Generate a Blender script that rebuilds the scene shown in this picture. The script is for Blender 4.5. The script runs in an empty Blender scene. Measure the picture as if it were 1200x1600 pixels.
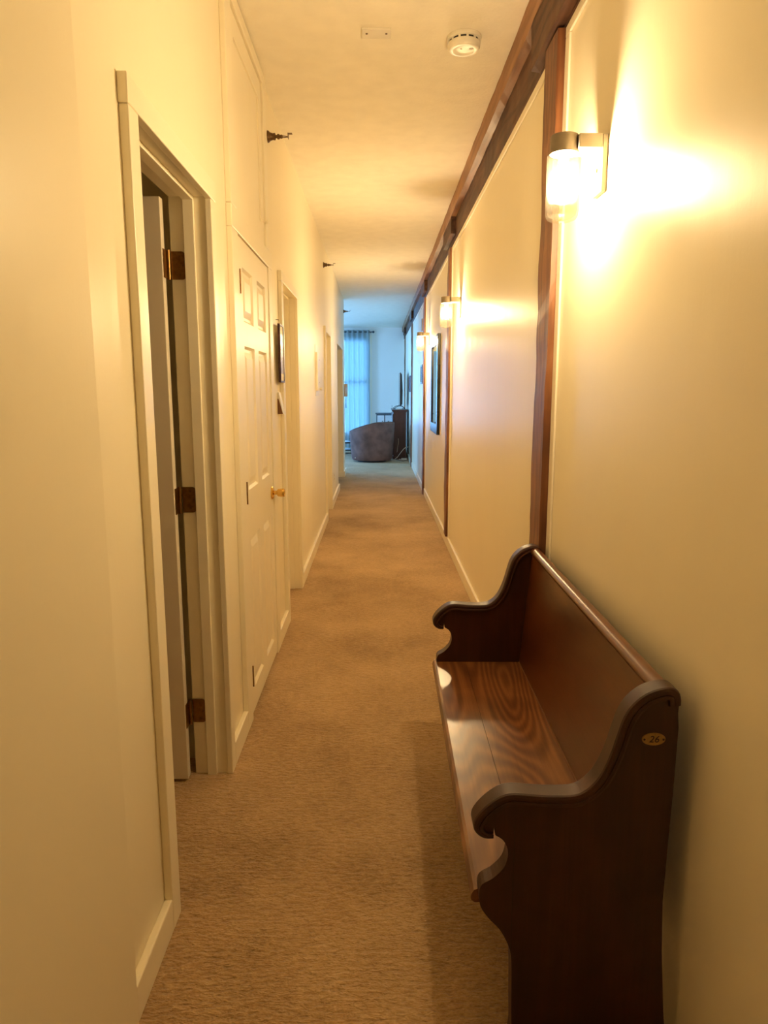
import bpy, bmesh, math, random
from mathutils import Vector, Matrix
R = math.radians
random.seed(7)
scn = bpy.context.scene
C = scn.collection

# ------------------------------------------------------------------ camera
PITCH, YAW = 9.7218, 0.5092
cam = bpy.data.objects.new('camera', bpy.data.cameras.new('camera'))
C.objects.link(cam)
cam.location = (0, 0, 1.45)
cam.rotation_euler = (R(90 - PITCH), 0, R(-YAW))
cam.data.sensor_fit = 'VERTICAL'
cam.data.sensor_height = 36.0
cam.data.lens = 36.0 * 1109.0 / 1600.0
cam.data.clip_start = 0.02
scn.camera = cam

# ------------------------------------------------------------------ world, daylight, exposure
w = bpy.data.worlds.new('sky'); scn.world = w; w.use_nodes = True
w.node_tree.nodes['Background'].inputs[0].default_value = (0.30, 0.68, 1.0, 1)
w.node_tree.nodes['Background'].inputs[1].default_value = 1.1
SKY_COL = (0.18, 0.47, 1.0)
def daylight(name, x0, x1, z0, z1, y, power):
    l = bpy.data.lights.new(name, 'AREA'); l.shape = 'RECTANGLE'
    l.size = x1 - x0; l.size_y = z1 - z0; l.energy = power; l.color = SKY_COL
    o = bpy.data.objects.new(name, l); C.objects.link(o)
    o.location = ((x0 + x1) / 2, y, (z0 + z1) / 2)
    o.rotation_euler = (R(-90), 0, 0)          # shines towards -Y, into the room
    return o
daylight('daylight_panel', -3.75, -2.45, 0.35, 2.72, 18.32, 108)  # area light behind the extra, unseen end-wall window
daylight('daylight_panel', -1.45, -0.225, 0.35, 2.72, 18.32, 48)
side_day = daylight('daylight_panel', -0.75, 0.75, 0.35, 2.72, 15.4, 115)  # area light for the added side window, evens out the daylight
side_day.location = (-4.82, 15.4, 1.535); side_day.rotation_euler = (R(90), 0, R(-90))
BULB_COL = (1.0, 0.79, 0.58)
BULB_STRENGTH = 410.0
vs = scn.view_settings
vs.view_transform = 'Standard'; vs.look = 'None'; vs.gamma = 1.0; vs.use_curve_mapping = False
vs.exposure = 1.50
scn.cycles.use_denoising = True
scn.cycles.max_bounces = 14
scn.cycles.diffuse_bounces = 8
scn.cycles.transparent_max_bounces = 16
scn.cycles.sample_clamp_indirect = 6.0
scn.cycles.caustics_reflective = False
scn.cycles.caustics_refractive = False

# ------------------------------------------------------------------ materials
class NT:
    def __init__(s, name):
        s.m = bpy.data.materials.new(name); s.m.use_nodes = True
        s.t = s.m.node_tree; s.b = s.t.nodes['Principled BSDF']
    def n(s, typ, **kw):
        nd = s.t.nodes.new(typ)
        for k, v in kw.items():
            if k in nd.inputs: nd.inputs[k].default_value = v
            else: setattr(nd, k, v)
        return nd
    def l(s, a, b): s.t.links.new(a, b)
    def coord(s, scale=(1, 1, 1), rot=(0, 0, 0)):
        tc = s.n('ShaderNodeTexCoord'); mp = s.n('ShaderNodeMapping')
        mp.inputs['Scale'].default_value = scale; mp.inputs['Rotation'].default_value = rot
        s.l(tc.outputs['Object'], mp.inputs['Vector']); return mp.outputs['Vector']
    def noise(s, vec, scale, detail=3, rough=.5, dist=0):
        nd = s.n('ShaderNodeTexNoise'); nd.inputs['Scale'].default_value = scale
        nd.inputs['Detail'].default_value = detail; nd.inputs['Roughness'].default_value = rough
        nd.inputs['Distortion'].default_value = dist
        s.l(vec, nd.inputs['Vector']); return nd.outputs['Fac']
    def ramp(s, fac, stops):
        r = s.n('ShaderNodeValToRGB'); e = r.color_ramp.elements
        while len(e) < len(stops): e.new(.5)
        for q, (p, c) in zip(e, stops):
            q.position = p; q.color = (*c, 1)
        s.l(fac, r.inputs['Fac']); return r.outputs['Color']
    def bump(s, h, strength, dist, prev=None):
        b = s.n('ShaderNodeBump'); b.inputs['Strength'].default_value = strength
        b.inputs['Distance'].default_value = dist; s.l(h, b.inputs['Height'])
        if prev is not None: s.l(prev, b.inputs['Normal'])
        s.l(b.outputs['Normal'], s.b.inputs['Normal']); return b.outputs['Normal']
    def math(s, op, a, b):
        m = s.n('ShaderNodeMath'); m.operation = op
        for i, q in enumerate((a, b)):
            if isinstance(q, (int, float)): m.inputs[i].default_value = q
            else: s.l(q, m.inputs[i])
        return m.outputs[0]

def plain(name, col, rough=.5, metal=0, spec=.5, var=.06, scale=9, bump=0.0, bscale=200, coat=0):
    k = NT(name); v = k.coord()
    a = tuple(max(0, c * (1 - var)) for c in col); b = tuple(min(1, c * (1 + var)) for c in col)
    k.l(k.ramp(k.noise(v, scale), [(.3, a), (.7, b)]), k.b.inputs['Base Color'])
    k.b.inputs['Roughness'].default_value = rough; k.b.inputs['Metallic'].default_value = metal
    k.b.inputs['Specular IOR Level'].default_value = spec
    k.b.inputs['Coat Weight'].default_value = coat
    if bump: k.bump(k.noise(v, bscale, 2), bump, .002)
    return k.m

def paint(name, col, rough, streak, bscale=(1, 1, 1)):
    k = NT(name); v = k.coord()
    k.l(k.ramp(k.noise(v, 1.3, 3), [(.3, tuple(c * .97 for c in col)), (.7, col)]), k.b.inputs['Base Color'])
    vv = k.coord((1, 9, 0.9))
    st = k.noise(vv, 1.6, 4, .6)
    rr = k.n('ShaderNodeMapRange'); rr.inputs['To Min'].default_value = rough - .06; rr.inputs['To Max'].default_value = rough + .12
    k.l(st, rr.inputs['Value']); k.l(rr.outputs['Result'], k.b.inputs['Roughness'])
    k.b.inputs['Specular IOR Level'].default_value = .30
    nb = k.bump(k.noise(v, 150, 2), .10, .0012)
    k.bump(st, streak, .010, nb)
    return k.m

def wood(name, cols, axis, gloss=.3, stretch=.16, hill=5.0, lines=10.0, wl=.35, coat=.0, bump=.12):
    """flat-sawn figure: contour lines of a noise field stretched along the grain"""
    k = NT(name)
    sc = [1.0, 1.0, 1.0]; sc[axis] = stretch
    hillf = k.noise(k.coord(tuple(sc)), hill, 1.5, .4, .25)
    ln = k.math('SINE', k.math('MULTIPLY', hillf, lines * 6.2832), 0)
    ln = k.math('ADD', k.math('MULTIPLY', ln, .5), .5)
    s2 = [70.0, 70.0, 70.0]; s2[axis] = 2.5
    fine = k.noise(k.coord(tuple(s2)), 1.5, 3, .6)
    big = k.noise(k.coord(), 3.5, 4, .6)
    f = k.math('MULTIPLY', ln, wl)
    f = k.math('ADD', f, k.math('MULTIPLY', fine, .30))
    f = k.math('ADD', f, k.math('MULTIPLY', big, .70 - wl))
    k.l(k.ramp(f, [(.22, cols[0]), (.5, cols[1]), (.78, cols[2])]), k.b.inputs['Base Color'])
    k.b.inputs['Roughness'].default_value = gloss
    k.b.inputs['Coat Weight'].default_value = coat; k.b.inputs['Coat Roughness'].default_value = .30
    k.bump(f, bump, .003)
    return k.m

def emit(name, col, s):
    k = NT(name)
    k.b.inputs['Base Color'].default_value = (*col, 1)
    k.b.inputs['Emission Color'].default_value = (*col, 1); k.b.inputs['Emission Strength'].default_value = s
    return k.m

M = {}
M['wall'] = paint('cream_gloss_paint', (.91, .845, .67), .35, .07)
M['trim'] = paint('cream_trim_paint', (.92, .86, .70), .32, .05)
M['bead'] = paint('ivory_bead_paint', (.90, .84, .70), .35, .06)
M['wall_pale'] = paint('pale_living_room_paint', (.86, .86, .84), .5, .04)
M['ceil'] = plain('ceiling_plaster', (.91, .87, .78), .9, var=.03, bump=.9, bscale=60, spec=.2)
def carpet():
    k = NT('ribbed_tan_carpet')
    big = k.noise(k.coord(), 1.1, 4, .65)
    pile = k.noise(k.coord((120, 170, 120)), 1.0, 3, .7)
    rib = k.noise(k.coord((34, 80, 34)), 1.0, 2, .6, .3)
    f = k.math('ADD', k.math('MULTIPLY', big, .50), k.math('MULTIPLY', pile, .30))
    f = k.math('ADD', f, k.math('MULTIPLY', rib, .28))
    k.l(k.ramp(f, [(.39, (.26, .160, .072)), (.55, (.53, .355, .182)), (.71, (.74, .53, .300))]), k.b.inputs['Base Color'])
    k.b.inputs['Roughness'].default_value = .95; k.b.inputs['Specular IOR Level'].default_value = .1
    k.b.inputs['Sheen Weight'].default_value = .25; k.b.inputs['Sheen Roughness'].default_value = .5
    nb = k.bump(rib, 1.0, .018)
    k.bump(pile, .7, .006, nb)
    return k.m
M['carpet'] = carpet()
M['timber'] = wood('hewn_brown_timber', [(.060, .018, .006), (.17, .060, .022), (.32, .13, .048)], 2, .5, .10, 14, 4, .2, bump=.45)
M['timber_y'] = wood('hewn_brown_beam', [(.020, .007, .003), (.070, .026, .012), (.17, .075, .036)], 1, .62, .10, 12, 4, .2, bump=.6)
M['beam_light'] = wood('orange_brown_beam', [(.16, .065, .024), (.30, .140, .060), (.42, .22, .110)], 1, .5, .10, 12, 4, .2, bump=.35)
M['pew_end'] = wood('dark_stained_pew_wood', [(.014, .0022, .0008), (.034, .0065, .0022), (.065, .016, .005)], 2, .42, .12, 7, 5, .12, coat=.12, bump=.06)
M['pew_long'] = wood('red_brown_pew_back', [(.040, .009, .003), (.095, .025, .007), (.17, .055, .016)], 1, .28, .22, 4, 5, .10, coat=.3, bump=.06)
M['pew_seat'] = wood('worn_pew_seat', [(.060, .016, .004), (.155, .052, .014), (.29, .120, .036)], 1, .27, .13, 3.4, 34, .24, coat=.35, bump=.10)
M['cabinet'] = wood('dark_cherry_cabinet', [(.030, .007, .009), (.055, .013, .014), (.085, .022, .021)], 2, .35, .12, 6, 4, .15, bump=.04)
M['brass'] = plain('polished_brass', (.80, .52, .16), .18, 1, var=.05)
M['brass_old'] = plain('tarnished_brass', (.26, .14, .045), .38, 1, var=.25, scale=60)
M['bronze'] = plain('dark_bronze', (.16, .10, .05), .35, .9, var=.2, scale=80)
M['plate_brass'] = plain('dull_brass_plate', (.34, .21, .07), .5, .5, var=.15, scale=80)
M['ink'] = plain('black_engraving', (.02, .012, .008), .6)
M['dark_hole'] = plain('dark_gap', (.012, .009, .007), .8)
M['sconce'] = plain('beige_sconce_metal', (.22, .18, .13), .5, .1, var=.05, bump=.05)
M['white_plastic'] = plain('ivory_plastic', (.82, .78, .68), .35)
M['grey_plastic'] = plain('grey_beige_plastic', (.55, .45, .36), .45)
M['black'] = plain('black_lacquer', (.012, .012, .015), .22, var=.2)
M['black_matte'] = plain('black_plastic', (.014, .014, .016), .5)
M['screen'] = plain('television_screen', (.006, .006, .008), .1)
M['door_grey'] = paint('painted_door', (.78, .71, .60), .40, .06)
M['mirror'] = plain('mirror_glass', (.92, .94, .95), .02, 1, var=.0)
M['frame_maroon'] = plain('dark_maroon_frame', (.045, .010, .012), .35)
M['mat_white'] = plain('white_picture_mount', (.85, .82, .78), .6)
M['brown_wedge'] = plain('flat_brown', (.16, .065, .02), .5)
M['chair'] = plain('taupe_velvet', (.20, .110, .098), .85, var=.28, scale=6, spec=.2, bump=.25, bscale=350)
M['chair_pipe'] = plain('taupe_piping', (.16, .115, .105), .8)
M['cable'] = plain('white_cable', (.80, .80, .78), .5)
M['cable_dark'] = plain('dark_cable', (.04, .04, .045), .5)
M['steel'] = plain('grey_blue_metal', (.10, .16, .22), .4, .4)
M['pale_panel'] = plain('pale_mirrored_panel', (.80, .84, .90), .35)
M['rod'] = plain('dark_steel_rod', (.05, .06, .07), .4, .7)
M['metal_box'] = plain('grey_metal_box', (.30, .24, .17), .35, .6)
def glass_rib():
    k = NT('ribbed_shade_glass')
    t, o = k.t, k.t.nodes['Material Output']
    tr = k.n('ShaderNodeBsdfTransparent'); tr.inputs[0].default_value = (.86, .82, .68, 1)
    tl = k.n('ShaderNodeBsdfTranslucent'); tl.inputs[0].default_value = (1, .93, .72, 1)
    gl = k.n('ShaderNodeBsdfGlossy'); gl.inputs['Roughness'].default_value = .12
    tc = k.n('ShaderNodeTexCoord')
    wv = k.n('ShaderNodeTexNoise'); wv.inputs['Scale'].default_value = 1.0
    mp = k.n('ShaderNodeMapping'); mp.inputs['Scale'].default_value = (420, 420, 6)
    k.l(tc.outputs['Object'], mp.inputs['Vector']); k.l(mp.outputs['Vector'], wv.inputs['Vector'])
    rr = k.n('ShaderNodeMapRange'); rr.inputs['From Min'].default_value = .35; rr.inputs['From Max'].default_value = .65
    rr.inputs['To Min'].default_value = .001; rr.inputs['To Max'].default_value = .009
    k.l(wv.outputs['Fac'], rr.inputs['Value'])
    m1 = k.n('ShaderNodeMixShader'); k.l(rr.outputs['Result'], m1.inputs[0]); k.l(tr.outputs[0], m1.inputs[1]); k.l(tl.outputs[0], m1.inputs[2])
    m2 = k.n('ShaderNodeMixShader'); m2.inputs[0].default_value = .012; k.l(m1.outputs[0], m2.inputs[1]); k.l(gl.outputs[0], m2.inputs[2])
    k.l(m2.outputs[0], o.inputs['Surface'])
    return k.m
M['shade_glass'] = glass_rib()
M['bulb'] = emit('lit_bulb', BULB_COL, BULB_STRENGTH)
def pane():
    k = NT('window_glass'); o = k.t.nodes['Material Output']
    tr = k.n('ShaderNodeBsdfTransparent'); gl = k.n('ShaderNodeBsdfGlossy'); gl.inputs['Roughness'].default_value = .02
    fr = k.n('ShaderNodeFresnel'); mx = k.n('ShaderNodeMixShader')
    k.l(fr.outputs[0], mx.inputs[0]); k.l(tr.outputs[0], mx.inputs[1]); k.l(gl.outputs[0], mx.inputs[2]); k.l(mx.outputs[0], o.inputs['Surface'])
    return k.m
M['pane'] = pane()
def sheer():
    k = NT('sheer_white_curtain'); o = k.t.nodes['Material Output']
    tr = k.n('ShaderNodeBsdfTransparent'); tl = k.n('ShaderNodeBsdfTranslucent'); df = k.n('ShaderNodeBsdfDiffuse')
    tl.inputs[0].default_value = (.13, .23, .26, 1); df.inputs[0].default_value = (.75, .85, .90, 1)
    wv = k.noise(k.coord((22, 1, .6)), 1.0, 2)
    rr = k.n('ShaderNodeMapRange'); rr.inputs['To Min'].default_value = .86; rr.inputs['To Max'].default_value = .99
    k.l(wv, rr.inputs['Value'])
    a = k.n('ShaderNodeMixShader'); a.inputs[0].default_value = .35; k.l(tl.outputs[0], a.inputs[1]); k.l(df.outputs[0], a.inputs[2])
    b = k.n('ShaderNodeMixShader'); k.l(rr.outputs['Result'], b.inputs[0]); k.l(tr.outputs[0], b.inputs[1]); k.l(a.outputs[0], b.inputs[2])
    k.l(b.outputs[0], o.inputs['Surface']); return k.m
M['sheer'] = sheer()
def artwork(name, stops, scale):
    k = NT(name); k.l(k.ramp(k.noise(k.coord(), scale, 4, .6), stops), k.b.inputs['Base Color'])
    k.b.inputs['Roughness'].default_value = .25; return k.m
M['art_a'] = artwork('small_picture_print', [(.35, (.20, .14, .12)), (.5, (.65, .50, .42)), (.65, (.80, .82, .86))], 22)
M['art_b'] = artwork('dark_picture_print', [(.35, (.02, .03, .03)), (.6, (.08, .10, .10))], 14)
M['art_c'] = artwork('pale_mauve_print', [(.35, (.30, .24, .36)), (.5, (.55, .50, .60)), (.65, (.80, .80, .85))], 9)

# ------------------------------------------------------------------ mesh helpers
def B(): return bmesh.new()
def bx(bm, x0, x1, y0, y1, z0, z1):
    vs_ = [bm.verts.new(p) for p in ((x0,y0,z0),(x1,y0,z0),(x1,y1,z0),(x0,y1,z0),(x0,y0,z1),(x1,y0,z1),(x1,y1,z1),(x0,y1,z1))]
    for f in ((3,2,1,0),(4,5,6,7),(0,1,5,4),(1,2,6,5),(2,3,7,6),(3,0,4,7)): bm.faces.new([vs_[i] for i in f])
    return bm
def box(*a, bev=0, seg=2):
    bm = bx(B(), *a)
    if bev: bmesh.ops.bevel(bm, geom=bm.edges[:], offset=bev, segments=seg, affect='EDGES', profile=.5)
    return bm
def lathe(prof, n=32, axis='Z', c=(0,0,0), cap=True):
    """prof: (r, h) points revolved about an axis through c"""
    bm = B(); rings = []
    for r, h in prof:
        ring = []
        for i in range(n):
            a = 2 * math.pi * i / n; p, q = r * math.cos(a), r * math.sin(a)
            co = {'Z': (p, q, h), 'X': (h, p, q), 'Y': (q, h, p)}[axis]
            ring.append(bm.verts.new((co[0]+c[0], co[1]+c[1], co[2]+c[2])))
        rings.append(ring)
    for a, b in zip(rings, rings[1:]):
        for i in range(n): bm.faces.new((a[i], a[(i+1)%n], b[(i+1)%n], b[i]))
    if cap:
        bm.faces.new(rings[0][::-1]); bm.faces.new(rings[-1])
    bmesh.ops.recalc_face_normals(bm, faces=bm.faces[:])
    return bm
def tube(pts, r, n=8, bm=None, closed_ends=True):
    bm = bm or B(); rings = []
    P = [Vector(p) for p in pts]
    for i, p in enumerate(P):
        t = (P[min(i+1, len(P)-1)] - P[max(i-1, 0)]).normalized()
        up = Vector((0,0,1)) if abs(t.z) < .9 else Vector((1,0,0))
        a = t.cross(up).normalized(); b = t.cross(a)
        rings.append([bm.verts.new(p + a*r*math.cos(2*math.pi*k/n) + b*r*math.sin(2*math.pi*k/n)) for k in range(n)])
    for a, b in zip(rings, rings[1:]):
        for i in range(n): bm.faces.new((a[i], a[(i+1)%n], b[(i+1)%n], b[i]))
    if closed_ends: bm.faces.new(rings[0][::-1]); bm.faces.new(rings[-1])
    bmesh.ops.recalc_face_normals(bm, faces=bm.faces[:])
    return bm
def catmull(pts, n=6):
    P = [Vector(p) for p in pts]; out = []
    for i in range(len(P)-1):
        a, b, c, d = P[max(i-1,0)], P[i], P[i+1], P[min(i+2,len(P)-1)]
        for k in range(n):
            t = k / n
            out.append(.5*((2*b)+(c-a)*t+(2*a-5*b+4*c-d)*t*t+(3*b-a-3*c+d)*t**3))
    out.append(P[-1]); return out
def prism_y(poly, y0, y1):
    """poly in (x, z), extruded along Y"""
    bm = B()
    a = [bm.verts.new((x, y0, z)) for x, z in poly]; b = [bm.verts.new((x, y1, z)) for x, z in poly]
    bm.faces.new(a); bm.faces.new(b[::-1]); n = len(poly)
    for i in range(n): bm.faces.new((a[i], b[i], b[(i+1)%n], a[(i+1)%n]))
    bmesh.ops.recalc_face_normals(bm, faces=bm.faces[:])
    return bm
ORG = {}
def obj(name, bm, mat, parent=None, smooth=False, split=38):
    me = bpy.data.meshes.new(name)
    off = ORG.get(parent.name, Vector()) if parent else Vector()
    bmesh.ops.translate(bm, verts=bm.verts[:], vec=-off)
    if smooth:
        for f in bm.faces: f.smooth = True
    bm.to_mesh(me); bm.free()
    me.materials.append(M[mat] if isinstance(mat, str) else mat)
    o = bpy.data.objects.new(name, me); C.objects.link(o)
    if parent: o.parent = parent; ORG[o.name] = off
    if smooth:
        try:
            md = o.modifiers.new('edge_split', 'EDGE_SPLIT'); md.split_angle = R(split)
        except Exception: pass
    return o
def tag(o, label, cat, group=None, kind=None):
    o['label'] = label; o['category'] = cat
    if group: o['group'] = group
    if kind: o['kind'] = kind
    return o
def thing(name, loc, label, cat, group=None, kind=None):
    o = bpy.data.objects.new(name, None); C.objects.link(o); o.location = loc; o.empty_display_size = .05
    ORG[o.name] = Vector(loc)
    return tag(o, label, cat, group, kind)
def single(name, bm, mat, label, cat, group=None, kind=None, smooth=False):
    return tag(obj(name, bm, mat, None, smooth), label, cat, group, kind)
def struct(name, bm, mat, label, cat): return single(name, bm, mat, label, cat, kind='structure')
def copy_tree(o, parent=None):
    c = o.copy(); C.objects.link(c)
    if parent: c.parent = parent
    for ch in [q for q in bpy.data.objects if q.parent == o]: copy_tree(ch, c)
    return c

# ------------------------------------------------------------------ the shell
WL, WLB, CL = -0.578, -0.70, -0.556        # left wall face, its back, face of casings and baseboards
WR, H = 0.662, 2.985                       # right wall face, ceiling height
YB, YE, YF = 18.10, 12.60, -3.20           # back wall of the living room, end of left wall, wall behind the camera
XL = -4.60                                 # left side of the living room
HEAD = 2.083
struct('floor', box(XL-.1, WR+.1, YF-.1, YB+.1, -.10, 0), 'carpet', 'tan ribbed wall-to-wall carpet', 'carpet')
struct('ceiling', box(XL-.1, WR+.1, YF-.1, YB+.1, H, H+.1), 'ceil', 'cream textured plaster ceiling', 'ceiling')
struct('wall_right', box(WR, WR+.1, YF-.1, YB+.1, 0, H), 'wall', 'long glossy cream wall crossed by brown timber posts', 'wall')
struct('wall_front', box(XL, WR, YF-.1, YF, 0, H), 'wall', 'cream wall closing the near end of the hallway', 'wall')
D = {1: (1.79, 2.52, HEAD), 2: (2.98, 3.79, 2.070), 3: (4.36, 5.10, 2.075), 4: (7.92, 8.66, 2.075)}
JT = .020                                   # jamb thickness
OPEN5 = (10.40, 12.00, 2.11)
bm = B()
cuts = [(D[i][0]-JT, D[i][1]+JT, D[i][2]+JT) for i in (1, 2, 3, 4)] + [OPEN5]
y = 1.43
for a, b, h in cuts:
    bx(bm, WLB, WL, y, a, 0, H); bx(bm, WLB, WL, a, b, h, H); y = b
bx(bm, WLB, WL, y, YE, 0, H)
struct('wall_left', bm, 'wall', 'long cream wall pierced by doorways', 'wall')
bm = B(); sl = (1.43-YF)*.0727
pp = [(CL, 1.43), (CL-.14, 1.43), (CL-sl-.14, YF), (CL-sl, YF)]
lo = [bm.verts.new((*p, 0)) for p in pp]; hi = [bm.verts.new((*p, H)) for p in pp]
bm.faces.new(lo); bm.faces.new(hi[::-1])
for i in range(4): bm.faces.new((lo[i], hi[i], hi[(i+1)%4], lo[(i+1)%4]))
bmesh.ops.recalc_face_normals(bm, faces=bm.faces[:])
struct('wall_left_near', bm, 'wall', 'slightly proud cream wall panel before the open doorway', 'wall')
bm = B(); bx(bm, -2.9, -2.8, YF, YE, 0, H)
for yy in (0.20, 2.64, 3.98, 9.60): bx(bm, -2.8, WLB, yy, yy+.08, 0, H)
bx(bm, XL, WLB, YE-.10, YE, 0, H)
struct('wall_partition', bm, 'wall', 'inner partition walls of the side rooms', 'wall')
bm = B(); bx(bm, XL-.1, XL, YE-.1, 14.65, 0, H); bx(bm, XL-.1, XL, 16.15, YB, 0, H); bx(bm, XL-.1, XL, 14.65, 16.15, 0, .35); bx(bm, XL-.1, XL, 14.65, 16.15, 2.72, H)
struct('wall_side', bm, 'wall_pale', 'plain side wall of the living room', 'wall')
WIN = [(-1.45, -.225, .35, 2.72), (-3.75, -2.45, .35, 2.72)]  # second opening is an extra, unseen window supplying daylight
bm = B(); x = XL
for x0, x1, z0, z1 in sorted(WIN):
    bx(bm, x, x0, YB, YB+.12, 0, H); bx(bm, x0, x1, YB, YB+.12, 0, z0); bx(bm, x0, x1, YB, YB+.12, z1, H); x = x1
bx(bm, x, WR, YB, YB+.12, 0, H)
struct('wall_back', bm, 'wall_pale', 'pale end wall of the living room with curtained windows', 'wall')
for i, (x0, x1, z0, z1) in enumerate(WIN):
    t = thing(f'window_{i+1}', ((x0+x1)/2, YB+.05, z0), ['tall sash window behind the sheer curtain', 'extra unseen bare sash window further along the end wall'][i], 'window', kind='structure')
    bm = B()
    for a in ((x0, x0+.05), (x1-.05, x1)): bx(bm, *a, YB+.03, YB+.09, z0, z1)
    for a in ((z0, z0+.05), (z1-.05, z1), (1.63, 1.69)): bx(bm, x0+.05, x1-.05, YB+.03, YB+.09, *a)
    obj('window_frame', bm, 'trim', t)
    for a in ((z0+.05, 1.63), (1.69, z1-.05)): obj('pane', box(x0+.05, x1-.05, YB+.055, YB+.061, *a), 'pane', t)
    bm = B()
    for a in ((x0-.08, x0), (x1, x1+.08)): bx(bm, *a, YB-.018, YB, z0-.08, z1+.08)
    bx(bm, x0, x1, YB-.018, YB, z1, z1+.08); bx(bm, x0, x1, YB-.03, YB, z0-.08, z0)
    obj('window_casing', bm, 'trim', t)

t = thing('window_3', (XL, 15.4, .35), 'unseen tall window added in the living room side wall', 'window', kind='structure')  # out-of-view window put in for more even daylight
bm = B()
for a in ((14.65, 14.70), (16.10, 16.15)): bx(bm, XL-.08, XL-.02, *a, .35, 2.72)
for a in ((.35, .40), (1.63, 1.69), (2.67, 2.72)): bx(bm, XL-.08, XL-.02, 14.70, 16.10, *a)
obj('window_frame', bm, 'trim', t)
for a in ((.40, 1.63), (1.69, 2.67)): obj('pane', box(XL-.053, XL-.047, 14.70, 16.10, *a), 'pane', t)

# baseboards
def baseboard(name, x0, x1, y0, y1, label, h=.095):
    return struct(name, box(x0, x1, y0, y1, 0, h, bev=.004), 'trim', label, 'baseboard')
CW = .075
for a, b, lab in ((1.43, 1.72, 'short cream baseboard beside the open doorway'), (2.585, 2.862, 'short cream baseboard between open doorway and closet'),
             (3.90, 4.278, 'short cream baseboard below the small framed picture'), (5.175, 7.838, 'long cream baseboard below the breaker panel'),
             (8.74, 10.40, 'cream baseboard before the plain wall opening'), (12.00, YE, 'cream baseboard below the wall telephone')):
    baseboard('baseboard_left', WL, CL, a, b, lab)
baseboard('baseboard_left', WLB, WL-.001, 11.985, 12.0, 'baseboard inside the plain wall opening')
RB = .645
for a, b, lab in ((2.90, 9.89, 'long cream baseboard passing the second timber post'),
             (10.09, 13.54, 'cream baseboard between third and fourth posts'), (13.76, YB, 'cream baseboard behind the dark cabinet')):
    baseboard('baseboard_right', RB, WR, a, b, lab)
baseboard('baseboard_back', XL, WR-.02, YB-.018, YB, 'pale baseboard under the window wall')

# ------------------------------------------------------------------ doors on the left wall
def casing(t, y0, y1, z, near, far, head):
    """flat boards round an opening: near and far legs, head"""
    obj('door_casing', box(WL, CL, y0-near, y0, 0, z, bev=.003), 'trim', t)
    obj('door_casing', box(WL, CL, y1, y1+far, 0, z, bev=.003), 'trim', t)
    obj('head_casing', box(WL, CL+.0015, y0-near-.004, y1+far+.004, z, z+head, bev=.003), 'trim', t)
def jambs(t, y0, y1, z, stop=True):
    r = .007
    for s, yy in ((-1, y0), (1, y1)):
        a, b = (yy-JT, yy-r) if s < 0 else (yy+r, yy+JT)
        obj('door_jamb', box(WLB, WL+.010, a, b, 0, z+JT), 'trim', t)
    obj('head_jamb', box(WLB, WL+.010, y0-r, y1+r, z+r, z+JT), 'trim', t)
    if stop:
        obj('door_stop', box(-.652, -.616, y0-r, y0+.006, 0, z+r, bev=.002), 'trim', t)
        obj('door_stop', box(-.652, -.616, y1-.006, y1+r, 0, z+r, bev=.002), 'trim', t)
        obj('head_stop', box(-.652, -.616, y0+.006, y1-.006, z-.006, z+r, bev=.002), 'trim', t)
def raised_panel(y0, y1, z0, z1, xb, depth=.011, face=1):
    """sunk panel with bevelled raised field; xb = face plane of the door"""
    bm = B(); s = face
    def ring(m, d): return [bm.verts.new((xb - s*d, a, b)) for a, b in ((y0+m,z0+m),(y1-m,z0+m),(y1-m,z1-m),(y0+m,z1-m))]
    rs = [ring(0, 0), ring(.010, depth), ring(.022, depth), ring(.050, .002)]
    for a, b in zip(rs, rs[1:]):
        for i in range(4): bm.faces.new((a[i], a[(i+1)%4], b[(i+1)%4], b[i]))
    bm.faces.new(rs[-1])
    back = ring(0, .016)
    for i in range(4): bm.faces.new((rs[0][(i+1)%4], rs[0][i], back[i], back[(i+1)%4]))
    bm.faces.new(back[::-1])
    bmesh.ops.recalc_face_normals(bm, faces=bm.faces[:])
    return bm
def slab(t, y0, y1, z0, z1, xf, th, mat='trim', ys=None):
    W_ = y1 - y0
    c1 = (y0+.100, y0+.345); c2 = (y1-.345, y1-.100)
    if W_ < .78: c1 = (y0+.10, y0+W_/2-.05); c2 = (y0+W_/2+.05, y1-.10)
    rows = ((.115, .805), (1.02, 1.635), (1.735, 1.955))
    bm = B()
    for a in ((y0, c1[0]), (c1[1], c2[0]), (c2[1], y1)): bx(bm, xf-th, xf, *a, z0, z1)
    zs = [z0] + [q for r_ in rows for q in r_] + [z1]
    for c in (c1, c2):
        for i in range(0, len(zs), 2): bx(bm, xf-th, xf, *c, zs[i], zs[i+1])
    s = obj('door_slab', bm, mat, t)
    for c in (c1, c2):
        for r_ in rows: obj('panel', raised_panel(*c, *r_, xf), mat, s)
    return s

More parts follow.
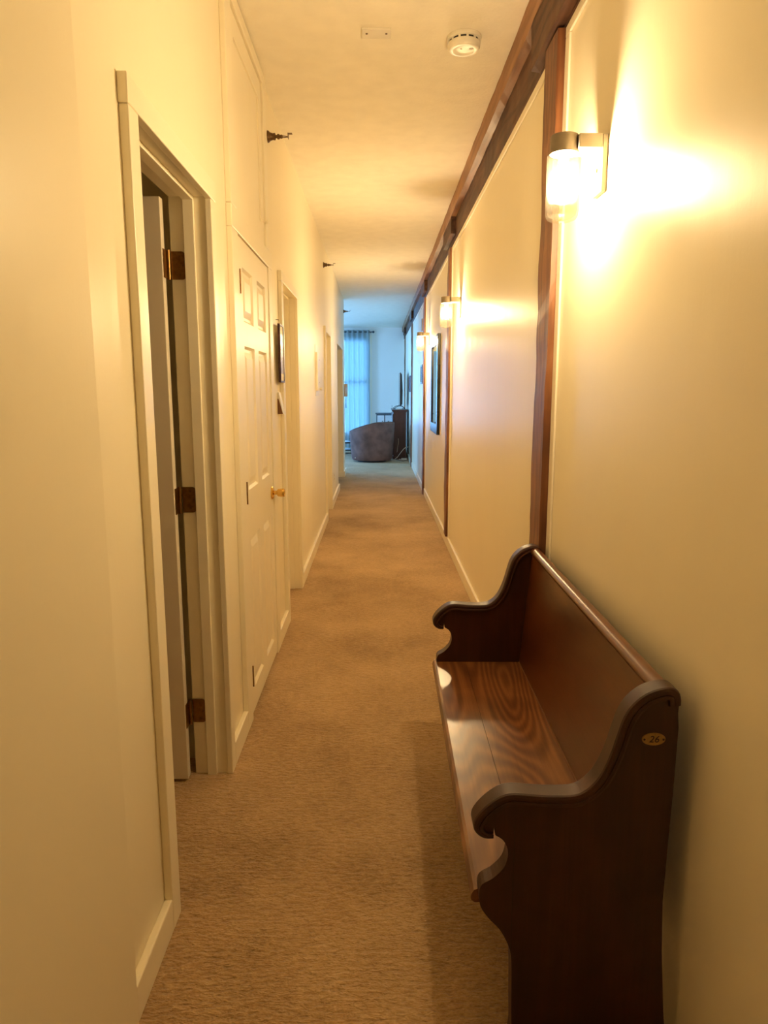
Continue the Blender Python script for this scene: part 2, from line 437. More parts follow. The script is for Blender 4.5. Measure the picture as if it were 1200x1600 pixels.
# door 1: open into the side room
y0, y1, z = D[1]
t = thing('door_1', (WL, (y0+y1)/2, 0), 'open doorway with its grey-lit door swung inward on brass hinges', 'door', kind='structure')
casing(t, y0, y1, z, .070, .060, .065)
jambs(t, y0, y1, z)
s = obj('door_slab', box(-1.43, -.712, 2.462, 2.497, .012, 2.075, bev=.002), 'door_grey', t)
for zc in (1.868, 1.063, .257):
    arc = [(-.652-.012+.012*math.cos(a), zc+s_*(.046-.012)+.012*math.sin(a)) for s_, rng in ((-1, (-90, -60, -30, 0)), (1, (0, 30, 60, 90))) for a in map(R, rng)]
    bm = prism_y([(-.700, zc-.046)] + arc + [(-.700, zc+.046)], 2.5235, 2.527)
    hg = obj('hinge', bm, 'brass_old', s)
    obj('hinge', box(-.7118, -.7095, 2.470, 2.505, zc-.046, zc+.046), 'brass_old', s)
    obj('hinge', lathe([(.0065, zc-.048), (.0065, zc-.016), (.0058, zc-.0155), (.0058, zc-.0145), (.0065, zc-.014), (.0065, zc+.048)], 12, c=(-.706, 2.512, 0)), 'brass_old', s, True)
    for k in (-.03, 0, .03):
        obj('screw', lathe([(.0035, 2.5235), (.0035, 2.5248)], 10, 'Y', c=(-.672 + (.012 if k == 0 else 0), 0, zc+k)), 'bronze', s)

# door 2: closet with six panels, and the cupboard above it
y0, y1, z = D[2]
t = thing('door_2', (WL, (y0+y1)/2, 0), 'closed six-panel cream closet door with brass knob', 'door', kind='structure')
casing(t, y0, y1, z, .115, .108, .085)
jambs(t, y0, y1, z, False)
s = slab(t, y0+.003, y1-.003, .014, z-.004, -.5625, .034)
for zc in (1.885, 1.020, .20):
    obj('hinge', lathe([(.0032, zc-.048), (.0032, zc+.048)], 10, c=(-.553, y0+.006, 0)), 'brass_old', s, True)
kx, ky, kz = -.5625, 3.735, .915
kn = obj('knob', lathe([(.011, .008), (.011, .028), (.0175, .030), (.0205, .036), (.0225, .062), (.0215, .067), (.016, .069), (.014, .067), (.003, .067)], 28, 'X', c=(kx, ky, kz)), 'brass', s, True)
obj('knob_rose', lathe([(.035, 0), (.0355, .003), (.029, .010), (.013, .014)], 28, 'X', c=(kx, ky, kz)), 'brass', s, True)
t = thing('cupboard_door', (WL, 3.38, 2.155), 'cream high cupboard door set above the closet', 'cupboard')
bm = B(); zt = 2.976
obj('cupboard_frame', box(WL, CL, 2.865, 2.978, 2.158, zt, bev=.003), 'trim', t)
obj('cupboard_frame', box(WL, CL, 3.745, 3.835, 2.158, zt, bev=.003), 'trim', t)
obj('cupboard_frame', box(WL, CL, 2.978, 3.745, 2.918, zt, bev=.003), 'trim', t)
bm = B(); xa, xb = WL+.0005, -.566
for q in ((2.985, 3.07, 2.165, 2.910), (3.655, 3.738, 2.165, 2.910), (3.07, 3.655, 2.165, 2.255), (3.07, 3.655, 2.820, 2.910)): bx(bm, xa, xb, *q)
s = obj('cupboard_leaf', bm, 'trim', t)
obj('panel', box(xa, -.5735, 3.07, 3.655, 2.255, 2.820), 'trim', s)
obj('knob', lathe([(.004, 0), (.004, .012), (.009, .016), (.010, .022), (.006, .026)], 16, 'X', c=(xb, 3.722, 2.275)), 'trim', s, True)

# doors 3 and 4: closed leaves deep in their frames
for i, lab in ((3, 'deep cream doorway beside the small framed picture'), (4, 'deep cream doorway beside the breaker panel')):
    y0, y1, z = D[i]
    t = thing(f'door_{i}', (WL, (y0+y1)/2, 0), lab, 'door', kind='structure')
    casing(t, y0, y1, z, .080, .072, .060)
    jambs(t, y0, y1, z)
    s = slab(t, y0, y1, .014, z-.002, -.655, .036)
    obj('knob', lathe([(.0105, .0), (.0105, .03), (.019, .042), (.025, .060), (.022, .078), (.004, .082)], 20, 'X', c=(-.655, y0+.07, .95)), 'brass', s, True)

# ------------------------------------------------------------------ timber frame on the right wall
def rough(x0, x1, y0, y1, z0, z1, ax, n, jit, seed):
    """box cut into n lengths along an axis; the corridor-side edges wander like hewn timber"""
    rnd = random.Random(seed); bm = B(); rings = []
    lo, hi = ((x0,y0,z0)[ax], (x1,y1,z1)[ax])
    w1 = w2 = 0
    for i in range(n+1):
        f = lo + (hi-lo)*i/n
        w1 = .75*w1 + rnd.uniform(-1, 1)*jit; w2 = .75*w2 + rnd.uniform(-1, 1)*jit
        if ax == 2: pts = [(x0+max(w1, -jit)*.5, y0+abs(w1)*.6, f), (x1, y0, f), (x1, y1, f), (x0+w2*.5, y1-abs(w2)*.6, f)]
        else:       pts = [(x0+w1*.5, f, z0+abs(w1)*.7), (x1, f, z0+w2*.7), (x1, f, z1), (x0+w2*.4, f, z1)]
        rings.append([bm.verts.new(p) for p in pts])
    for a, b in zip(rings, rings[1:]):
        for k in range(4): bm.faces.new((a[k], a[(k+1)%4], b[(k+1)%4], b[k]))
    bm.faces.new(rings[0][::-1]); bm.faces.new(rings[-1])
    bmesh.ops.recalc_face_normals(bm, faces=bm.faces[:])
    return bm
POSTS = [(2.697, 2.885, 0, .630), (6.52, 6.70, .097, .634), (9.90, 10.08, 0, .630), (13.55, 13.75, 0, .632), (16.95, 17.12, 0, .634)]
plab = ['brown hewn timber post rising behind the pew', 'brown timber post beyond the second sconce', 'brown timber post just past the framed mirror',
        'dark timber post by the loose white cables', 'thin brown timber post behind the television']
for i, (a, b, zb, xf) in enumerate(POSTS):
    single('timber_post', rough(xf, WR-.001, a, b, zb, 2.688, 2, 46, .0055, 20+i), 'timber', plab[i], 'post', 'timber posts along the right wall', kind='structure')
t = thing('timber_beam', (WR, 8, 2.69), 'long brown hewn beam running under the ceiling above the posts', 'beam', kind='structure')
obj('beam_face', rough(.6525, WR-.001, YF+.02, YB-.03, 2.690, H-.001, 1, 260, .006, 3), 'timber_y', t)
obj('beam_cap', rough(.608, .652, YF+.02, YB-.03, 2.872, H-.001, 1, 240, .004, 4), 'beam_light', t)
for i, (a, b) in enumerate(((2.42, 3.08), (6.20, 6.92), (9.62, 10.28), (13.28, 13.95), (16.7, 17.3))):
    obj('bolster_block', rough(.612, .652, a, b, 2.735 if i else 2.70, 2.868, 1, 10, .004, 40+i), 'timber_y', t)
# ivory beads edging the wall panels
n = 0
def bead(y0, y1, z0, z1, lab):
    global n; n += 1
    struct(f'trim_{n}', box(WR-.009, WR-.0005, y0, y1, z0, z1, bev=.002), 'bead', lab, 'trim')
edges = [YF] + [q for p in POSTS for q in p[:2]] + [YB]
names = ['wall panel above the pew', 'wall panel before the second post', 'mirror wall panel', 'small picture wall panel', 'mauve picture wall panel', 'end wall panel']
for i in range(0, len(edges), 2):
    a, b = edges[i], edges[i+1]; k = names[i//2]
    bead(a+.002, b-.002, 2.652, 2.686, f'ivory strip along the top of the {k}')
    if i < len(edges)-2: bead(b-.056, b-.003, .097, 2.650, f'ivory upright strip at the far edge of the {k}')

# ------------------------------------------------------------------ wall sconces
def make_sconce():
    cy, cx = 2.217, .546
    t = thing('wall_sconce', (WR, cy, 2.018), 'lit glass wall sconce above the pew', 'wall lamp', 'matching wall sconces')
    obj('back_plate', box(.646, WR-.0008, cy-.045, cy+.045, 2.018, 2.174, bev=.002), 'sconce', t)
    obj('arm', box(.578, .6455, cy-.045, cy+.045, 2.136, 2.174, bev=.002), 'sconce', t)
    obj('screw', lathe([(.006, -.002), (.006, 0)], 14, 'X', c=(.646, cy, 2.085)), 'brass', t)
    obj('cap', lathe([(.030, 2.128), (.041, 2.130), (.041, 2.177), (.039, 2.180)], 40, c=(cx, cy, 0)), 'sconce', t, True)
    obj('socket', lathe([(.014, 2.108), (.016, 2.127)], 20, c=(cx, cy, 0)), 'white_plastic', t, True)
    # ribbed beaker of glass with a thick rounded foot
    bm = B(); n_ = 96; rings = []
    outer = [(.0475, 2.127), (.0475, 1.972), (.0465, 1.957), (.041, 1.949), (.028, 1.944), (.010, 1.942)]
    inner = [(.010, 1.950), (.028, 1.953), (.040, 1.960), (.0435, 1.974), (.0445, 2.127)]
    for k, (r, h) in enumerate(outer + inner):
        ring = []
        for i in range(n_):
            a = 2*math.pi*i/n_; rr = r + (.0005*(1 if i % 2 else -1) if k in (0, 1) else 0)
            ring.append(bm.verts.new((cx+rr*math.cos(a), cy+rr*math.sin(a), h)))
        rings.append(ring)
    for a, b in zip(rings, rings[1:]):
        for i in range(n_): bm.faces.new((a[i], a[(i+1)%n_], b[(i+1)%n_], b[i]))
    bmesh.ops.recalc_face_normals(bm, faces=bm.faces[:])
    obj('glass_shade', bm, 'shade_glass', t)
    obj('bulb', lathe([(.009, 2.107), (.012, 2.100), (.020, 2.080), (.025, 2.060), (.026, 2.044), (.023, 2.026), (.015, 2.016), (.004, 2.012)], 24, c=(cx, cy, 0)), 'bulb', t, True)
    return t
sc = make_sconce()
for yy, lab in ((5.82, 'lit glass wall sconce just before the second timber post'), (9.30, 'lit glass wall sconce between the mirror and third post')):
    c = copy_tree(sc); c.location.y = yy; c['label'] = lab

# ------------------------------------------------------------------ the pew
PY0, PY1 = 1.352, 2.722
pew = thing('pew', (.62, PY0, 0), 'dark wooden church pew with scrolled arms against the cream wall', 'bench')
top = [(.612,.800),(.612,.829),(.606,.846),(.590,.853),(.566,.849),(.543,.838),(.521,.818),(.505,.791),(.494,.754),(.484,.716),(.472,.682),(.456,.651),
       (.433,.627),(.409,.616),(.364,.614),(.324,.616),(.284,.619),(.257,.613),(.230,.593),(.211,.571),(.203,.552),(.207,.535),(.223,.523),(.242,.522)]
notch = [(.2435,.544),(.2465,.526),(.262,.516),(.272,.499),(.2745,.481),(.272,.464),(.264,.446),(.244,.425),(.221,.410),(.216,.389),(.219,.359),(.236,.331),
         (.261,.303),(.278,.272),(.288,.240),(.291,.185),(.293,.10),(.295,.05),(.290,.0)]
back = [(.640,.0),(.628,.10),(.615,.25),(.609,.37),(.611,.50),(.614,.64),(.615,.770)]
smooth_top = [(p.x, p.z) for p in catmull([(a, 0, b) for a, b in top], 3)]
smooth_notch = [(p.x, p.z) for p in catmull([(a, 0, b) for a, b in notch[1:16]], 3)]
outline = smooth_top + [notch[0]] + smooth_notch + notch[16:] + back
for k, yy in enumerate((PY0, PY1-.040)):
    bm = prism_y(outline, yy, yy+.040)
    e = obj('bench_end', bm, 'pew_end', pew)
    # moulded capping that follows the arm from back post to scroll
    path = smooth_top[2:]
    bm = B(); rings = []
    prof = [(-.004, -.022), (-.0075, -.021), (-.0085, -.017), (-.0075, -.0125), (-.0055, -.0115), (-.0065, -.0095), (-.0065, -.003), (-.004, .002), (.000, .004),
            (.040, .004), (.044, .002), (.0465, -.003), (.0465, -.0095), (.0455, -.0115), (.0475, -.0125), (.0485, -.017), (.0475, -.021), (.044, -.022)]
    for i, (px, pz) in enumerate(path):
        a = Vector(path[max(i-1, 0)]); b = Vector(path[min(i+1, len(path)-1)]); d = (b-a).normalized()
        nx, nz = d.y, -d.x                # outward normal (path runs from back to front)
        rad = 1.0
        f = i/(len(path)-1)
        shr = 1.0 if f < .84 else 1.0 - .55*(f-.84)/.16
        rings.append([bm.verts.new((px+nx*dn*shr, yy+dy, pz+nz*dn*shr)) for dy, dn in prof])
    m_ = len(prof)
    for a, b in zip(rings, rings[1:]):
        for i in range(m_): bm.faces.new((a[i], a[(i+1)%m_], b[(i+1)%m_], b[i]))
    bm.faces.new(rings[0]); bm.faces.new(rings[-1][::-1])
    bmesh.ops.recalc_face_normals(bm, faces=bm.faces[:])
    obj('arm_capping', bm, 'pew_end', e, True, 20)
    if k == 0:   # seam of the glued-on front piece and the worn chips beside it
        obj('glue_seam', box(.2865, .2877, yy-.0007, yy, .245, .560), 'ink', e)
    # oval number plate on the near end
    if k == 0:
        bm = B(); cx, cz = .5655, .7445; n_ = 36
        a = [bm.verts.new((cx+.0235*math.cos(2*math.pi*i/n_), yy-.0022, cz+.0130*math.sin(2*math.pi*i/n_))) for i in range(n_)]
        b = [bm.verts.new((cx+.0245*math.cos(2*math.pi*i/n_), yy-.0002, cz+.0140*math.sin(2*math.pi*i/n_))) for i in range(n_)]
        bm.faces.new(a)
        for i in range(n_): bm.faces.new((a[i], a[(i+1)%n_], b[(i+1)%n_], b[i]))
        bmesh.ops.recalc_face_normals(bm, faces=bm.faces[:])
        pl = obj('number_plate', bm, 'plate_brass', e); pl['label'] = 'oval brass plate reading 26'
        for sx in (-.0195, .0195):
            bm = lathe([(.0022, yy-.0030), (.0022, yy-.0021)], 10, 'Y', c=(cx+sx, 0, cz)); 
            obj('rivet', bm, 'ink', e)
        cu = bpy.data.curves.new('numerals', 'FONT'); cu.body = '26'; cu.size = .0205; cu.shear = .22; cu.align_x = 'CENTER'; cu.align_y = 'CENTER'; cu.extrude = .0003
        cu.space_character = 1.05
        to = bpy.data.objects.new('numerals', cu); C.objects.link(to)
        dg = bpy.context.evaluated_depsgraph_get(); me = bpy.data.meshes.new_from_object(to.evaluated_get(dg))
        bpy.data.objects.remove(to); me.materials.clear(); me.materials.append(M['ink'])
        me.transform(Matrix.Translation((cx, yy-.0026, cz)) @ Matrix.Rotation(R(90), 4, 'X'))
        me.transform(Matrix.Translation(-Vector(pew.location)))
        o = bpy.data.objects.new('numerals', me); C.objects.link(o); o.parent = e
# seat of two boards with a rounded front edge
sp = [(.203,.372),(.2005,.365),(.202,.356),(.209,.351),(.330,.351),(.330,.3835),(.215,.3835),(.2075,.380)]
obj('seat', prism_y(sp, PY0+.022, PY1-.012), 'pew_seat', pew)
obj('seat', prism_y([(.331,.351),(.560,.351),(.560,.3825),(.331,.3835)], PY0+.038, PY1-.038), 'pew_seat', pew)
obj('backrest', prism_y([(.545,.3838),(.567,.3838),(.604,.825),(.582,.825)], PY0+.038, PY1-.038), 'pew_long', pew)
rail = [(.594+.020*math.cos(a), .832+.016*math.sin(a)) for a in [2*math.pi*i/18 for i in range(18)]]
obj('top_rail', prism_y(rail, PY0+.038, PY1-.038), 'pew_long', pew, True)
obj('seat_gap', box(.5415, .5452, PY0+.04, PY1-.04, .3836, .3845), 'brown_wedge', pew)
obj('under_rail', box(.50, .52, PY0+.038, PY1-.038, .27, .351), 'pew_long', pew)
obj('seat_bearer', box(.24, .50, 2.02, 2.05, .29, .351), 'pew_long', pew)
pew.rotation_euler.z = R(-.75)

# ------------------------------------------------------------------ ceiling fittings
t = thing('smoke_detector', (.384, 3.43, H), 'round ivory smoke detector on the ceiling', 'smoke alarm')
c_ = (.384, 3.43, 0)
obj('base', lathe([(.074, H-.0005), (.076, H-.004), (.075, H-.016), (.070, H-.018)], 48, c=c_), 'white_plastic', t, True)
obj('vent_ring', lathe([(.064, H-.018), (.064, H-.028)], 40, c=c_), 'dark_hole', t, True)
body = obj('cover', lathe([(.069, H-.027), (.071, H-.030), (.070, H-.046), (.064, H-.054), (.050, H-.057), (.044, H-.0545), (.020, H-.0545)], 48, c=c_), 'white_plastic', t, True)
for k in range(12):
    a = k*math.pi/6 + .1
    q = box(-.0045, .0045, .060, .0695, H-.0285, H-.0175)
    bmesh.ops.rotate(q, verts=q.verts[:], cent=(0,0,0), matrix=Matrix.Rotation(a, 3, 'Z')); bmesh.ops.translate(q, verts=q.verts[:], vec=c_)
    obj('vent_fin', q, 'white_plastic', t)
obj('test_button', lathe([(.010, H-.0560), (.011, H-.0545)], 6, c=(.384+.030, 3.43-.012, 0)), 'grey_plastic', body)
obj('indicator', lathe([(.004, H-.0560), (.004, H-.0540)], 10, c=(.384-.014, 3.43-.012, 0)), 'grey_plastic', body)
t = thing('ceiling_cover_plate', (-.003, 3.392, H), 'thin rectangular blank cover plate screwed to the ceiling', 'cover plate')
obj('plate', box(-.066, .060, 3.350, 3.434, H-.010, H-.0005, bev=.002), 'white_plastic', t)
for sx in (-.045, .040): obj('screw', lathe([(.005, H-.0115), (.005, H-.010)], 12, c=(sx, 3.385, 0)), 'bronze', t)

def make_sprinkler():
    y_, z_ = 4.026, 2.768
    t = thing('sprinkler_head', (WL, y_, z_), 'dark bronze sprinkler head beside the cupboard door', 'sprinkler', 'sprinkler heads along the left wall')
    c = (WL, y_, z_)
    obj('escutcheon', lathe([(.030, .0006), (.029, .006), (.021, .014), (.016, .028), (.018, .040), (.013, .043)], 28, 'X', c=c), 'bronze', t, True)
    obj('body', lathe([(.008, .043), (.008, .050), (.013, .052), (.013, .062), (.009, .064), (.009, .070), (.011, .072), (.007, .080)], 20, 'X', c=c), 'bronze', t, True)
    bm = B()
    for s in (-1, 1):
        tube([(WL+.074, y_+s*.009, z_), (WL+.086, y_+s*.012, z_), (WL+.100, y_+s*.006, z_), (WL+.108, y_, z_)], .0022, 8, bm)
    obj('yoke', bm, 'bronze', t, True)
    obj('deflector', box(WL+.107, WL+.110, y_-.013, y_+.013, z_-.010, z_+.016, bev=.001), 'bronze', t)
    obj('deflector_lip', box(WL+.110, WL+.130, y_-.011, y_+.011, z_+.013, z_+.0155, bev=.0006), 'bronze', t)
    return t
sp_ = make_sprinkler()
for yy, lab in ((7.905, 'dark bronze sprinkler head above the doorway by the breaker panel'), (12.42, 'dark bronze sprinkler head above the wall telephone')):
    c = copy_tree(sp_); c.location.y = yy; c['label'] = lab

# ------------------------------------------------------------------ things on the left wall
t = thing('wall_picture', (-.566, 4.18, 1.49), 'small maroon-edged picture hung beside the cream doorway', 'picture')
y0, y1, z0, z1, xb, xf = 4.10, 4.262, 1.495, 1.820, -.5605, -.547
bm = B()
bx(bm, xb, xf, y0, y0+.010, z0, z1); bx(bm, xb, xf, y1-.010, y1, z0, z1); bx(bm, xb, xf, y0+.010, y1-.010, z0, z0+.010); bx(bm, xb, xf, y0+.010, y1-.010, z1-.010, z1)
obj('frame', bm, 'frame_maroon', t)
obj('mount', box(xb+.003, xf-.004, y0+.010, y1-.010, z0+.010, z1-.010), 'mat_white', t)
obj('print', box(xf-.0045, xf-.003, y0+.040, y1-.040, z0+.050, z1-.050), 'art_a', t)
t = thing('picture_nail', (WL, 4.16, 1.845), 'tiny nail above the small framed picture', 'nail')
obj('shank', lathe([(.0015, .0003), (.0015, .014)], 8, 'X', c=(WL, 4.16, 1.845)), 'bronze', t)
obj('head', lathe([(.004, .014), (.004, .016)], 10, 'X', c=(WL, 4.16, 1.845)), 'bronze', t)
# wedge-shaped box below the picture
t = thing('wall_box', (WL, 4.19, 1.315), 'small cream wedge-shaped wall box with brown side below the picture', 'wall box')
def wedge(y0, y1, z0, z1, d0, d1):
    bm = B()
    a = [(WL+.0006, z0), (WL+d0, z0), (WL+d1, z1), (WL+.0006, z1)]
    return prism_y(a, y0, y1)
obj('side', wedge(4.150, 4.156, 1.315, 1.402, .030, .006), 'brown_wedge', t)  # thin near side, browner than the cream body
obj('body', wedge(4.156, 4.235, 1.315, 1.440, .032, .008), 'white_plastic', t)
# breaker panel
t = thing('breaker_panel', (WL, 6.90, 1.40), 'flat ivory breaker panel cover with raised door', 'electrical panel')
obj('cover_plate', box(WL+.0005, WL+.004, 6.70, 7.10, 1.400, 1.870, bev=.0015), 'white_plastic', t)
dr = obj('panel_door', box(WL+.004, WL+.022, 6.72, 6.98, 1.445, 1.800, bev=.003), 'white_plastic', t)
obj('latch', lathe([(.012, 0), (.012, .010), (.015, .012), (.015, .022), (.006, .024)], 16, 'X', c=(WL+.022, 6.94, 1.465)), 'white_plastic', dr, True)
for zc in (1.525, 1.735): obj('screw', lathe([(.006, 0), (.005, .003)], 12, 'X', c=(WL+.022, 6.90, zc)), 'grey_plastic', dr)
t = thing('wall_outlet', (WL, 9.32, .30), 'ivory outlet plate low on the wall past the deep doorway', 'outlet')
pl = obj('plate', box(WL+.0005, WL+.006, 9.285, 9.355, .265, .380, bev=.002), 'white_plastic', t)
for zc in (.300, .345): obj('socket', box(WL+.006, WL+.0075, 9.303, 9.337, zc-.013, zc+.013, bev=.0005), 'grey_plastic', pl)
# wall telephone near the end of the wall
t = thing('wall_telephone', (WL, 12.47, 1.34), 'beige wall telephone at the end of the hallway wall', 'telephone')
obj('base', box(WL+.0006, WL+.030, 12.43, 12.53, 1.345, 1.560, bev=.006), 'grey_plastic', t)
hs = B(); bx(hs, WL+.030, WL+.058, 12.43, 12.485, 1.345, 1.400); bx(hs, WL+.038, WL+.058, 12.437, 12.478, 1.400, 1.505); bx(hs, WL+.030, WL+.058, 12.43, 12.485, 1.505, 1.560)
obj('handset', hs, 'grey_plastic', t)
pts = [(WL+.028+.010*math.cos(q*2.1), 12.455+.010*math.sin(q*2.1), 1.345-.19*math.sin(math.pi*q/60)) for q in range(61)]
obj('coiled_cord', tube(pts, .003, 6), 'steel', t, True)

# ------------------------------------------------------------------ things on the right wall
def framed(name, y0, y1, z0, z1, xf, fw, fm, im, label, cat, inner='picture'):
    t = thing(name, (WR, (y0+y1)/2, z0), label, cat)
    for q in ((y0, y0+fw, z0, z1), (y1-fw, y1, z0, z1), (y0+fw, y1-fw, z0, z0+fw), (y0+fw, y1-fw, z1-fw, z1)):
        obj('frame_side', box(xf, WR-.0008, *q, bev=.002), fm, t)
    obj(inner, box(xf+.012, WR-.002, y0+fw, y1-fw, z0+fw, z1-fw), im, t)
    return t
framed('wall_mirror', 7.62, 8.56, .98, 2.04, .630, .105, 'black', 'mirror', 'tall black-framed mirror hung between two timber posts', 'mirror', 'mirror_glass')
framed('dark_picture', 10.58, 10.96, 1.545, 1.825, .650, .03, 'black', 'art_b', 'small dark picture past the third timber post', 'picture', 'print')
framed('mauve_picture', 14.35, 14.90, 1.42, 1.74, .644, .03, 'frame_maroon', 'art_c', 'pale mauve picture past the fourth timber post', 'picture', 'print')
t = thing('junction_box', (WR, 10.6, 2.29), 'grey metal junction box high on the wall past the third post', 'junction box')
obj('box_body', box(.634, WR-.0008, 10.40, 10.56, 2.29, 2.455, bev=.003), 'metal_box', t)
obj('box_lid', box(.630, .634, 10.39, 10.57, 2.285, 2.460, bev=.001), 'metal_box', t)

# ------------------------------------------------------------------ living room
# tub chair, high at its back (towards the right wall), lower at its arms
cx, cy = -.118, 14.76
FACE = R(132)             # direction the sitter looks
t = thing('tub_chair', (cx, cy, 0), 'brown velvet tub chair with its back to the hallway', 'armchair')
def hgt(ph):              # ph: 0 at the middle of the back, +-pi at the front
    u = min(max(abs(ph)-R(25), 0)/R(105), 1); s = u*u*(3-2*u)*.5 + u*.5
    return .822 - .205*s
def shellpt(ph, r, z):
    a = FACE + math.pi + ph
    return (cx + r*math.cos(a), cy + r*math.sin(a), z)
N = 64; PH = [R(-128) + R(256)*i/N for i in range(N+1)]
bm = B(); rings = []
for ph in PH:
    h = hgt(ph)
    prof = [(.400, .035), (.420, .060), (.436, .20), (.455, .45), (.467, h-.05), (.465, h-.018), (.450, h), (.400, h), (.378, h-.014), (.370, h-.05), (.350, .40), (.330, .20), (.325, .035)]
    rings.append([bm.verts.new(shellpt(ph, r, z)) for r, z in prof])
m_ = len(rings[0])
for a, b in zip(rings, rings[1:]):
    for i in range(m_): bm.faces.new((a[i], a[(i+1)%m_], b[(i+1)%m_], b[i]))
bm.faces.new(rings[0]); bm.faces.new(rings[-1][::-1])
bmesh.ops.recalc_face_normals(bm, faces=bm.faces[:])
sh = obj('tub_shell', bm, 'chair', t, True)
obj('piping', tube([shellpt(ph, .461, hgt(ph)-.004) for ph in PH], .006, 8), 'chair_pipe', sh, True)
obj('seam', tube([shellpt(R(-128), .40+.05*k, .05+.60*k*.9) for k in (0, .33, .66, 1)], .005, 6), 'chair_pipe', sh, True)
fx, fy = math.cos(FACE), math.sin(FACE)
bm = lathe([(.30, .050), (.335, .065), (.345, .16), (.345, .27), (.33, .285)], 40, c=(cx+fx*.10, cy+fy*.10, 0)); obj('seat_base', bm, 'chair', t, True)
bm = lathe([(.30, .286), (.338, .298), (.345, .34), (.338, .385), (.30, .405), (.10, .415)], 40, c=(cx+fx*.10, cy+fy*.10, 0)); obj('seat_cushion', bm, 'chair', t, True)
obj('plinth', lathe([(.30, 0), (.30, .049)], 40, c=(cx, cy, 0)), 'black_matte', t, True)
q = shellpt(R(-95), .4285, .10)
obj('fabric_tag', box(q[0]-.012, q[0]+.012, q[1]-.008, q[1]-.003, .085, .098), 'cable', sh)
# cream throw cushion on the seat
bm = B(); bmesh.ops.create_uvsphere(bm, u_segments=24, v_segments=12, radius=1)
for v in bm.verts:
    s = math.copysign(abs(v.co.x)**.6, v.co.x), math.copysign(abs(v.co.y)**.6, v.co.y)
    v.co = Vector((cx-.19+s[0]*.15, cy+.13+s[1]*.15, .4655+v.co.z*.048))
single('throw_cushion', bm, 'mat_white', 'white throw cushion lying on the tub chair seat', 'cushion', smooth=True)

# cherry cabinet with the television on it
X0, X1, Y0, Y1, ZT = .335, .605, 15.15, 16.35, 1.045
t = thing('media_cabinet', (.47, Y0, 0), 'tall dark cherry cabinet carrying the television', 'cabinet')
bd = obj('body', box(X0, X1, Y0, Y1, .06, ZT-.06, bev=.004), 'cabinet', t)
obj('plinth', box(X0-.020, X1+.01, Y0-.012, Y1+.012, 0, .06, bev=.004), 'cabinet', t)
obj('cornice', prism_y([(X0-.001, ZT-.06), (X1+.001, ZT-.06), (X1+.022, ZT-.022), (X0-.026, ZT-.022)], Y0-.012, Y1+.012), 'cabinet', t)
obj('top_board', box(X0-.034, X1+.028, Y0-.022, Y1+.022, ZT-.022, ZT, bev=.004), 'cabinet', t)
for k in range(2):
    a = Y0+.02+k*.585
    d = obj('cabinet_door', box(X0-.018, X0-.0005, a, a+.575, .09, ZT-.09, bev=.003), 'cabinet', t)
    obj('knob', lathe([(.006, 0), (.006, -.012), (.014, -.018), (.012, -.028)], 14, 'X', c=(X0-.018, a+(.53 if k == 0 else .045), .55)), 'bronze', d, True)
t = thing('television', (.49, 15.8, ZT), 'thin black television standing edge-on on the cherry cabinet', 'television')
obj('case', prism_y([(.482,1.115),(.526,1.16),(.532,1.45),(.515,1.78),(.488,1.825),(.480,1.825),(.478,1.115)], 15.28, 16.36), 'black_matte', t)
obj('screen', box(.4745, .4778, 15.295, 16.345, 1.14, 1.815), 'screen', t)
pts = [(.345, 15.80, ZT+.006), (.37, 15.80, ZT+.028), (.42, 15.80, ZT+.058), (.49, 15.80, ZT+.072), (.55, 15.80, ZT+.055), (.595, 15.80, ZT+.006)]
for yy in (15.45, 16.15):
    obj('stand_foot', tube([(p.x, yy, p.z) for p in catmull(pts, 4)], .0065, 8), 'black', t, True)
single('white_router', box(.40, .52, 15.30, 15.42, ZT, ZT+.028, bev=.008), 'cable', 'small white router box under the television', 'router')

# mirrored console beyond the chair
t = thing('console_cabinet', (.16, 17.2, 0), 'grey-framed console with two pale doors by the end wall', 'cabinet')
a0, a1, b0, b1, zt = -.030, .365, 17.15, 17.55, .915
bm = B()
for q in ((a0, a0+.018), (.158, .177), (a1-.018, a1)):
    bx(bm, *q, b0, b0+.02, 0, zt-.03)
for q in ((a0, a0+.018), (a1-.018, a1)): bx(bm, *q, b1-.02, b1, 0, zt-.03)
for q in ((.10, .12), (zt-.055, zt-.03)): bx(bm, a0+.018, a1-.018, b0, b0+.019, *q)
obj('frame', bm, 'steel', t)
obj('carcass', box(a0+.004, a1-.004, b0+.021, b1-.021, .11, zt-.035), 'pale_panel', t)
for q, kx in (((a0+.020, .156), .115), ((.179, a1-.020), .255)):
    d = obj('cabinet_door', box(*q, b0+.004, b0+.018, .122, zt-.057), 'pale_panel', t)
    obj('knob', lathe([(.009, 0), (.011, -.014), (.004, -.018)], 14, 'Y', c=(kx, b0+.004, .72)), 'rod', d, True)
obj('top', box(a0-.022, a1+.022, b0-.018, b1+.018, zt-.028, zt, bev=.004), 'steel', t)
t = thing('indoor_antenna', (.34, 17.3, zt), 'thin upright antenna on the grey console', 'antenna')
obj('base', lathe([(.022, zt), (.022, zt+.010), (.008, zt+.014)], 16, c=(.345, 17.3, 0)), 'rod', t)
obj('mast', lathe([(.004, zt+.013), (.003, zt+.19)], 8, c=(.345, 17.3, 0)), 'rod', t)

# black low table by the window
t = thing('coffee_table', (-1.2, 16.5, 0), 'low black-framed table below the curtained window', 'table')
obj('top', box(-1.85, -.58, 16.35, 16.85, .245, .280, bev=.003), 'black_matte', t)
obj('shelf', box(-1.83, -.60, 16.37, 16.83, .075, .100, bev=.002), 'black_matte', t)
for sx in (-1.84, -.62):
    for sy in (16.36, 16.80): obj('leg', box(sx, sx+.035, sy, sy+.035, 0, .245), 'black', t)

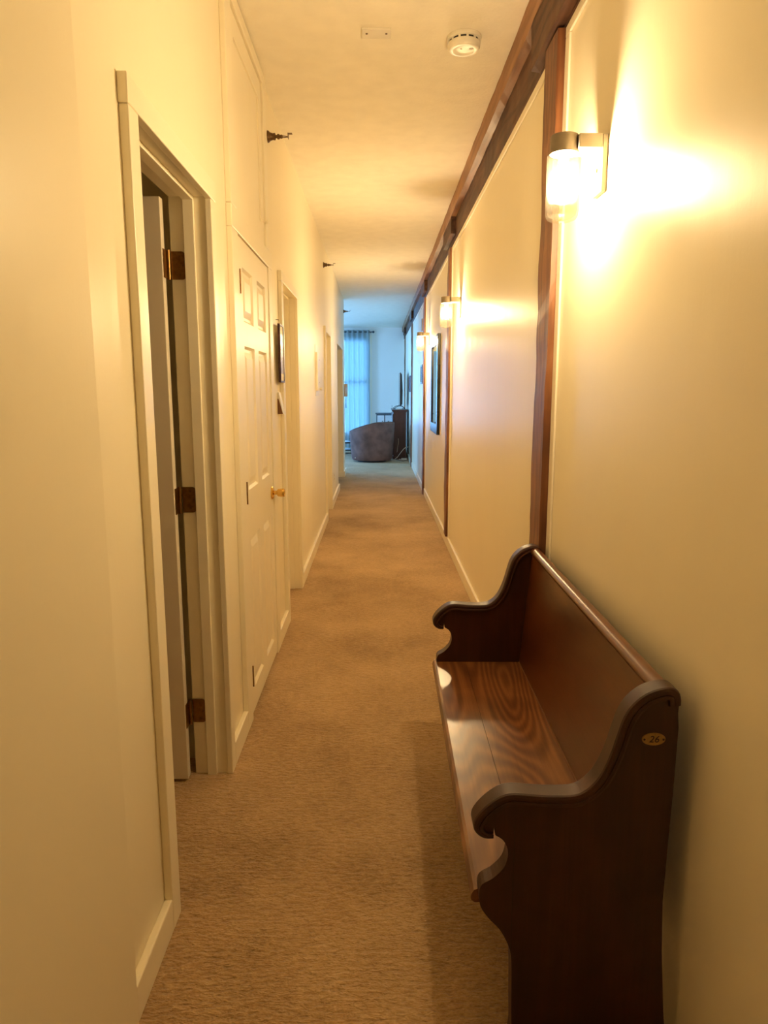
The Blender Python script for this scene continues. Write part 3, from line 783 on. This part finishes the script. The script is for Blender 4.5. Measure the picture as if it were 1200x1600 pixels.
# cables on the floor by the cabinet
def cable(name, pts, r, mat, lab): single(name, tube(catmull(pts, 8), r, 8), mat, lab, 'cable', smooth=True)
cable('power_cable', [(.37, 15.10, .012), (.42, 15.095, .05), (.47, 15.09, .12), (.54, 15.08, .21), (.60, 15.06, .26), (.652, 15.0, .27)], .007, 'cable', 'white cable rising from the floor across the cabinet side')
cable('hanging_cable', [(.438, 15.132, .44), (.442, 15.134, .35), (.430, 15.134, .28), (.418, 15.132, .18), (.41, 15.131, .15)], .004, 'grey_plastic', 'short thin cable hanging on the cabinet side')
cable('floor_cable', [(.38, 15.02, .006), (.45, 14.80, .006), (.52, 14.72, .006), (.60, 14.85, .006), (.625, 14.98, .006)], .005, 'cable_dark', 'dark thin cable looping over the carpet')
cable('white_cable', [(.46, 15.06, .010), (.50, 14.95, .009), (.55, 14.90, .009), (.61, 14.94, .009)], .008, 'cable', 'thick white cord lying below the cabinet')
t = thing('power_strip', (.58, 15.02, 0), 'white power strip on the carpet beside the cabinet', 'power strip')
ps = obj('body', box(.50, .62, 15.00, 15.06, 0, .035, bev=.004), 'white_plastic', t)
for k in range(3): obj('socket', box(.515+k*.035, .535+k*.035, 15.018, 15.042, .035, .0365), 'grey_plastic', ps)

# curtains and rod
t = thing('curtain_rod', (-.9, 17.98, 2.87), 'dark curtain rod over the sheer curtains', 'curtain rod')
obj('rod', lathe([(.011, -1.75), (.011, -.135)], 14, 'X', c=(0, 17.98, 2.868)), 'rod', t, True)
for xx in (-1.75, -.135):
    s = 1 if xx > -1 else -1
    obj('finial', lathe([(.012, 0), (.022, s*.012), (.030, s*.032), (.022, s*.052), (.004, s*.062)], 18, 'X', c=(xx, 17.98, 2.868)), 'rod', t, True)
for xx in (-1.62, -.165):
    obj('bracket', box(xx-.008, xx+.008, 17.985, YB-.0006, 2.85, 2.862), 'rod', t)
def curtain(x0, x1, lab, ph):
    bm = B(); nx, nz = 90, 14; g = []
    for j in range(nz+1):
        z_ = .03 + (2.915-.03)*j/nz; row = []
        for i in range(nx+1):
            u = i/nx; x_ = x0+(x1-x0)*u
            amp = .030*(.7+.3*math.sin(3*u+ph))
            row.append(bm.verts.new((x_ + .004*math.sin(5*z_+9*u), 17.98 + amp*math.sin(u*(x1-x0)/.125*2*math.pi+ph), z_)))
        g.append(row)
    for j in range(nz):
        for i in range(nx): bm.faces.new((g[j][i], g[j][i+1], g[j+1][i+1], g[j+1][i]))
    t = thing('sheer_curtain', ((x0+x1)/2, 17.98, .03), lab, 'curtain', 'sheer curtains on the dark rod')
    obj('fabric', bm, 'sheer', t, True)
    bm = B(); k = int((x1-x0)/.0625)
    for i in range(k):
        xx = x0+.03+i*(x1-x0-.06)/(k-1)
        r = lathe([(.020, -.002), (.026, -.002), (.026, .002), (.020, .002), (.020, -.002)], 16, 'X', c=(xx, 17.98, 2.868), cap=False)
        obj('grommet', r, 'rod', t)
curtain(-.82, -.19, 'sheer white curtain panel beside the bare wall', 0.4)
curtain(-1.74, -1.46, 'sheer white curtain panel drawn back at the hidden side of the window', 1.7)
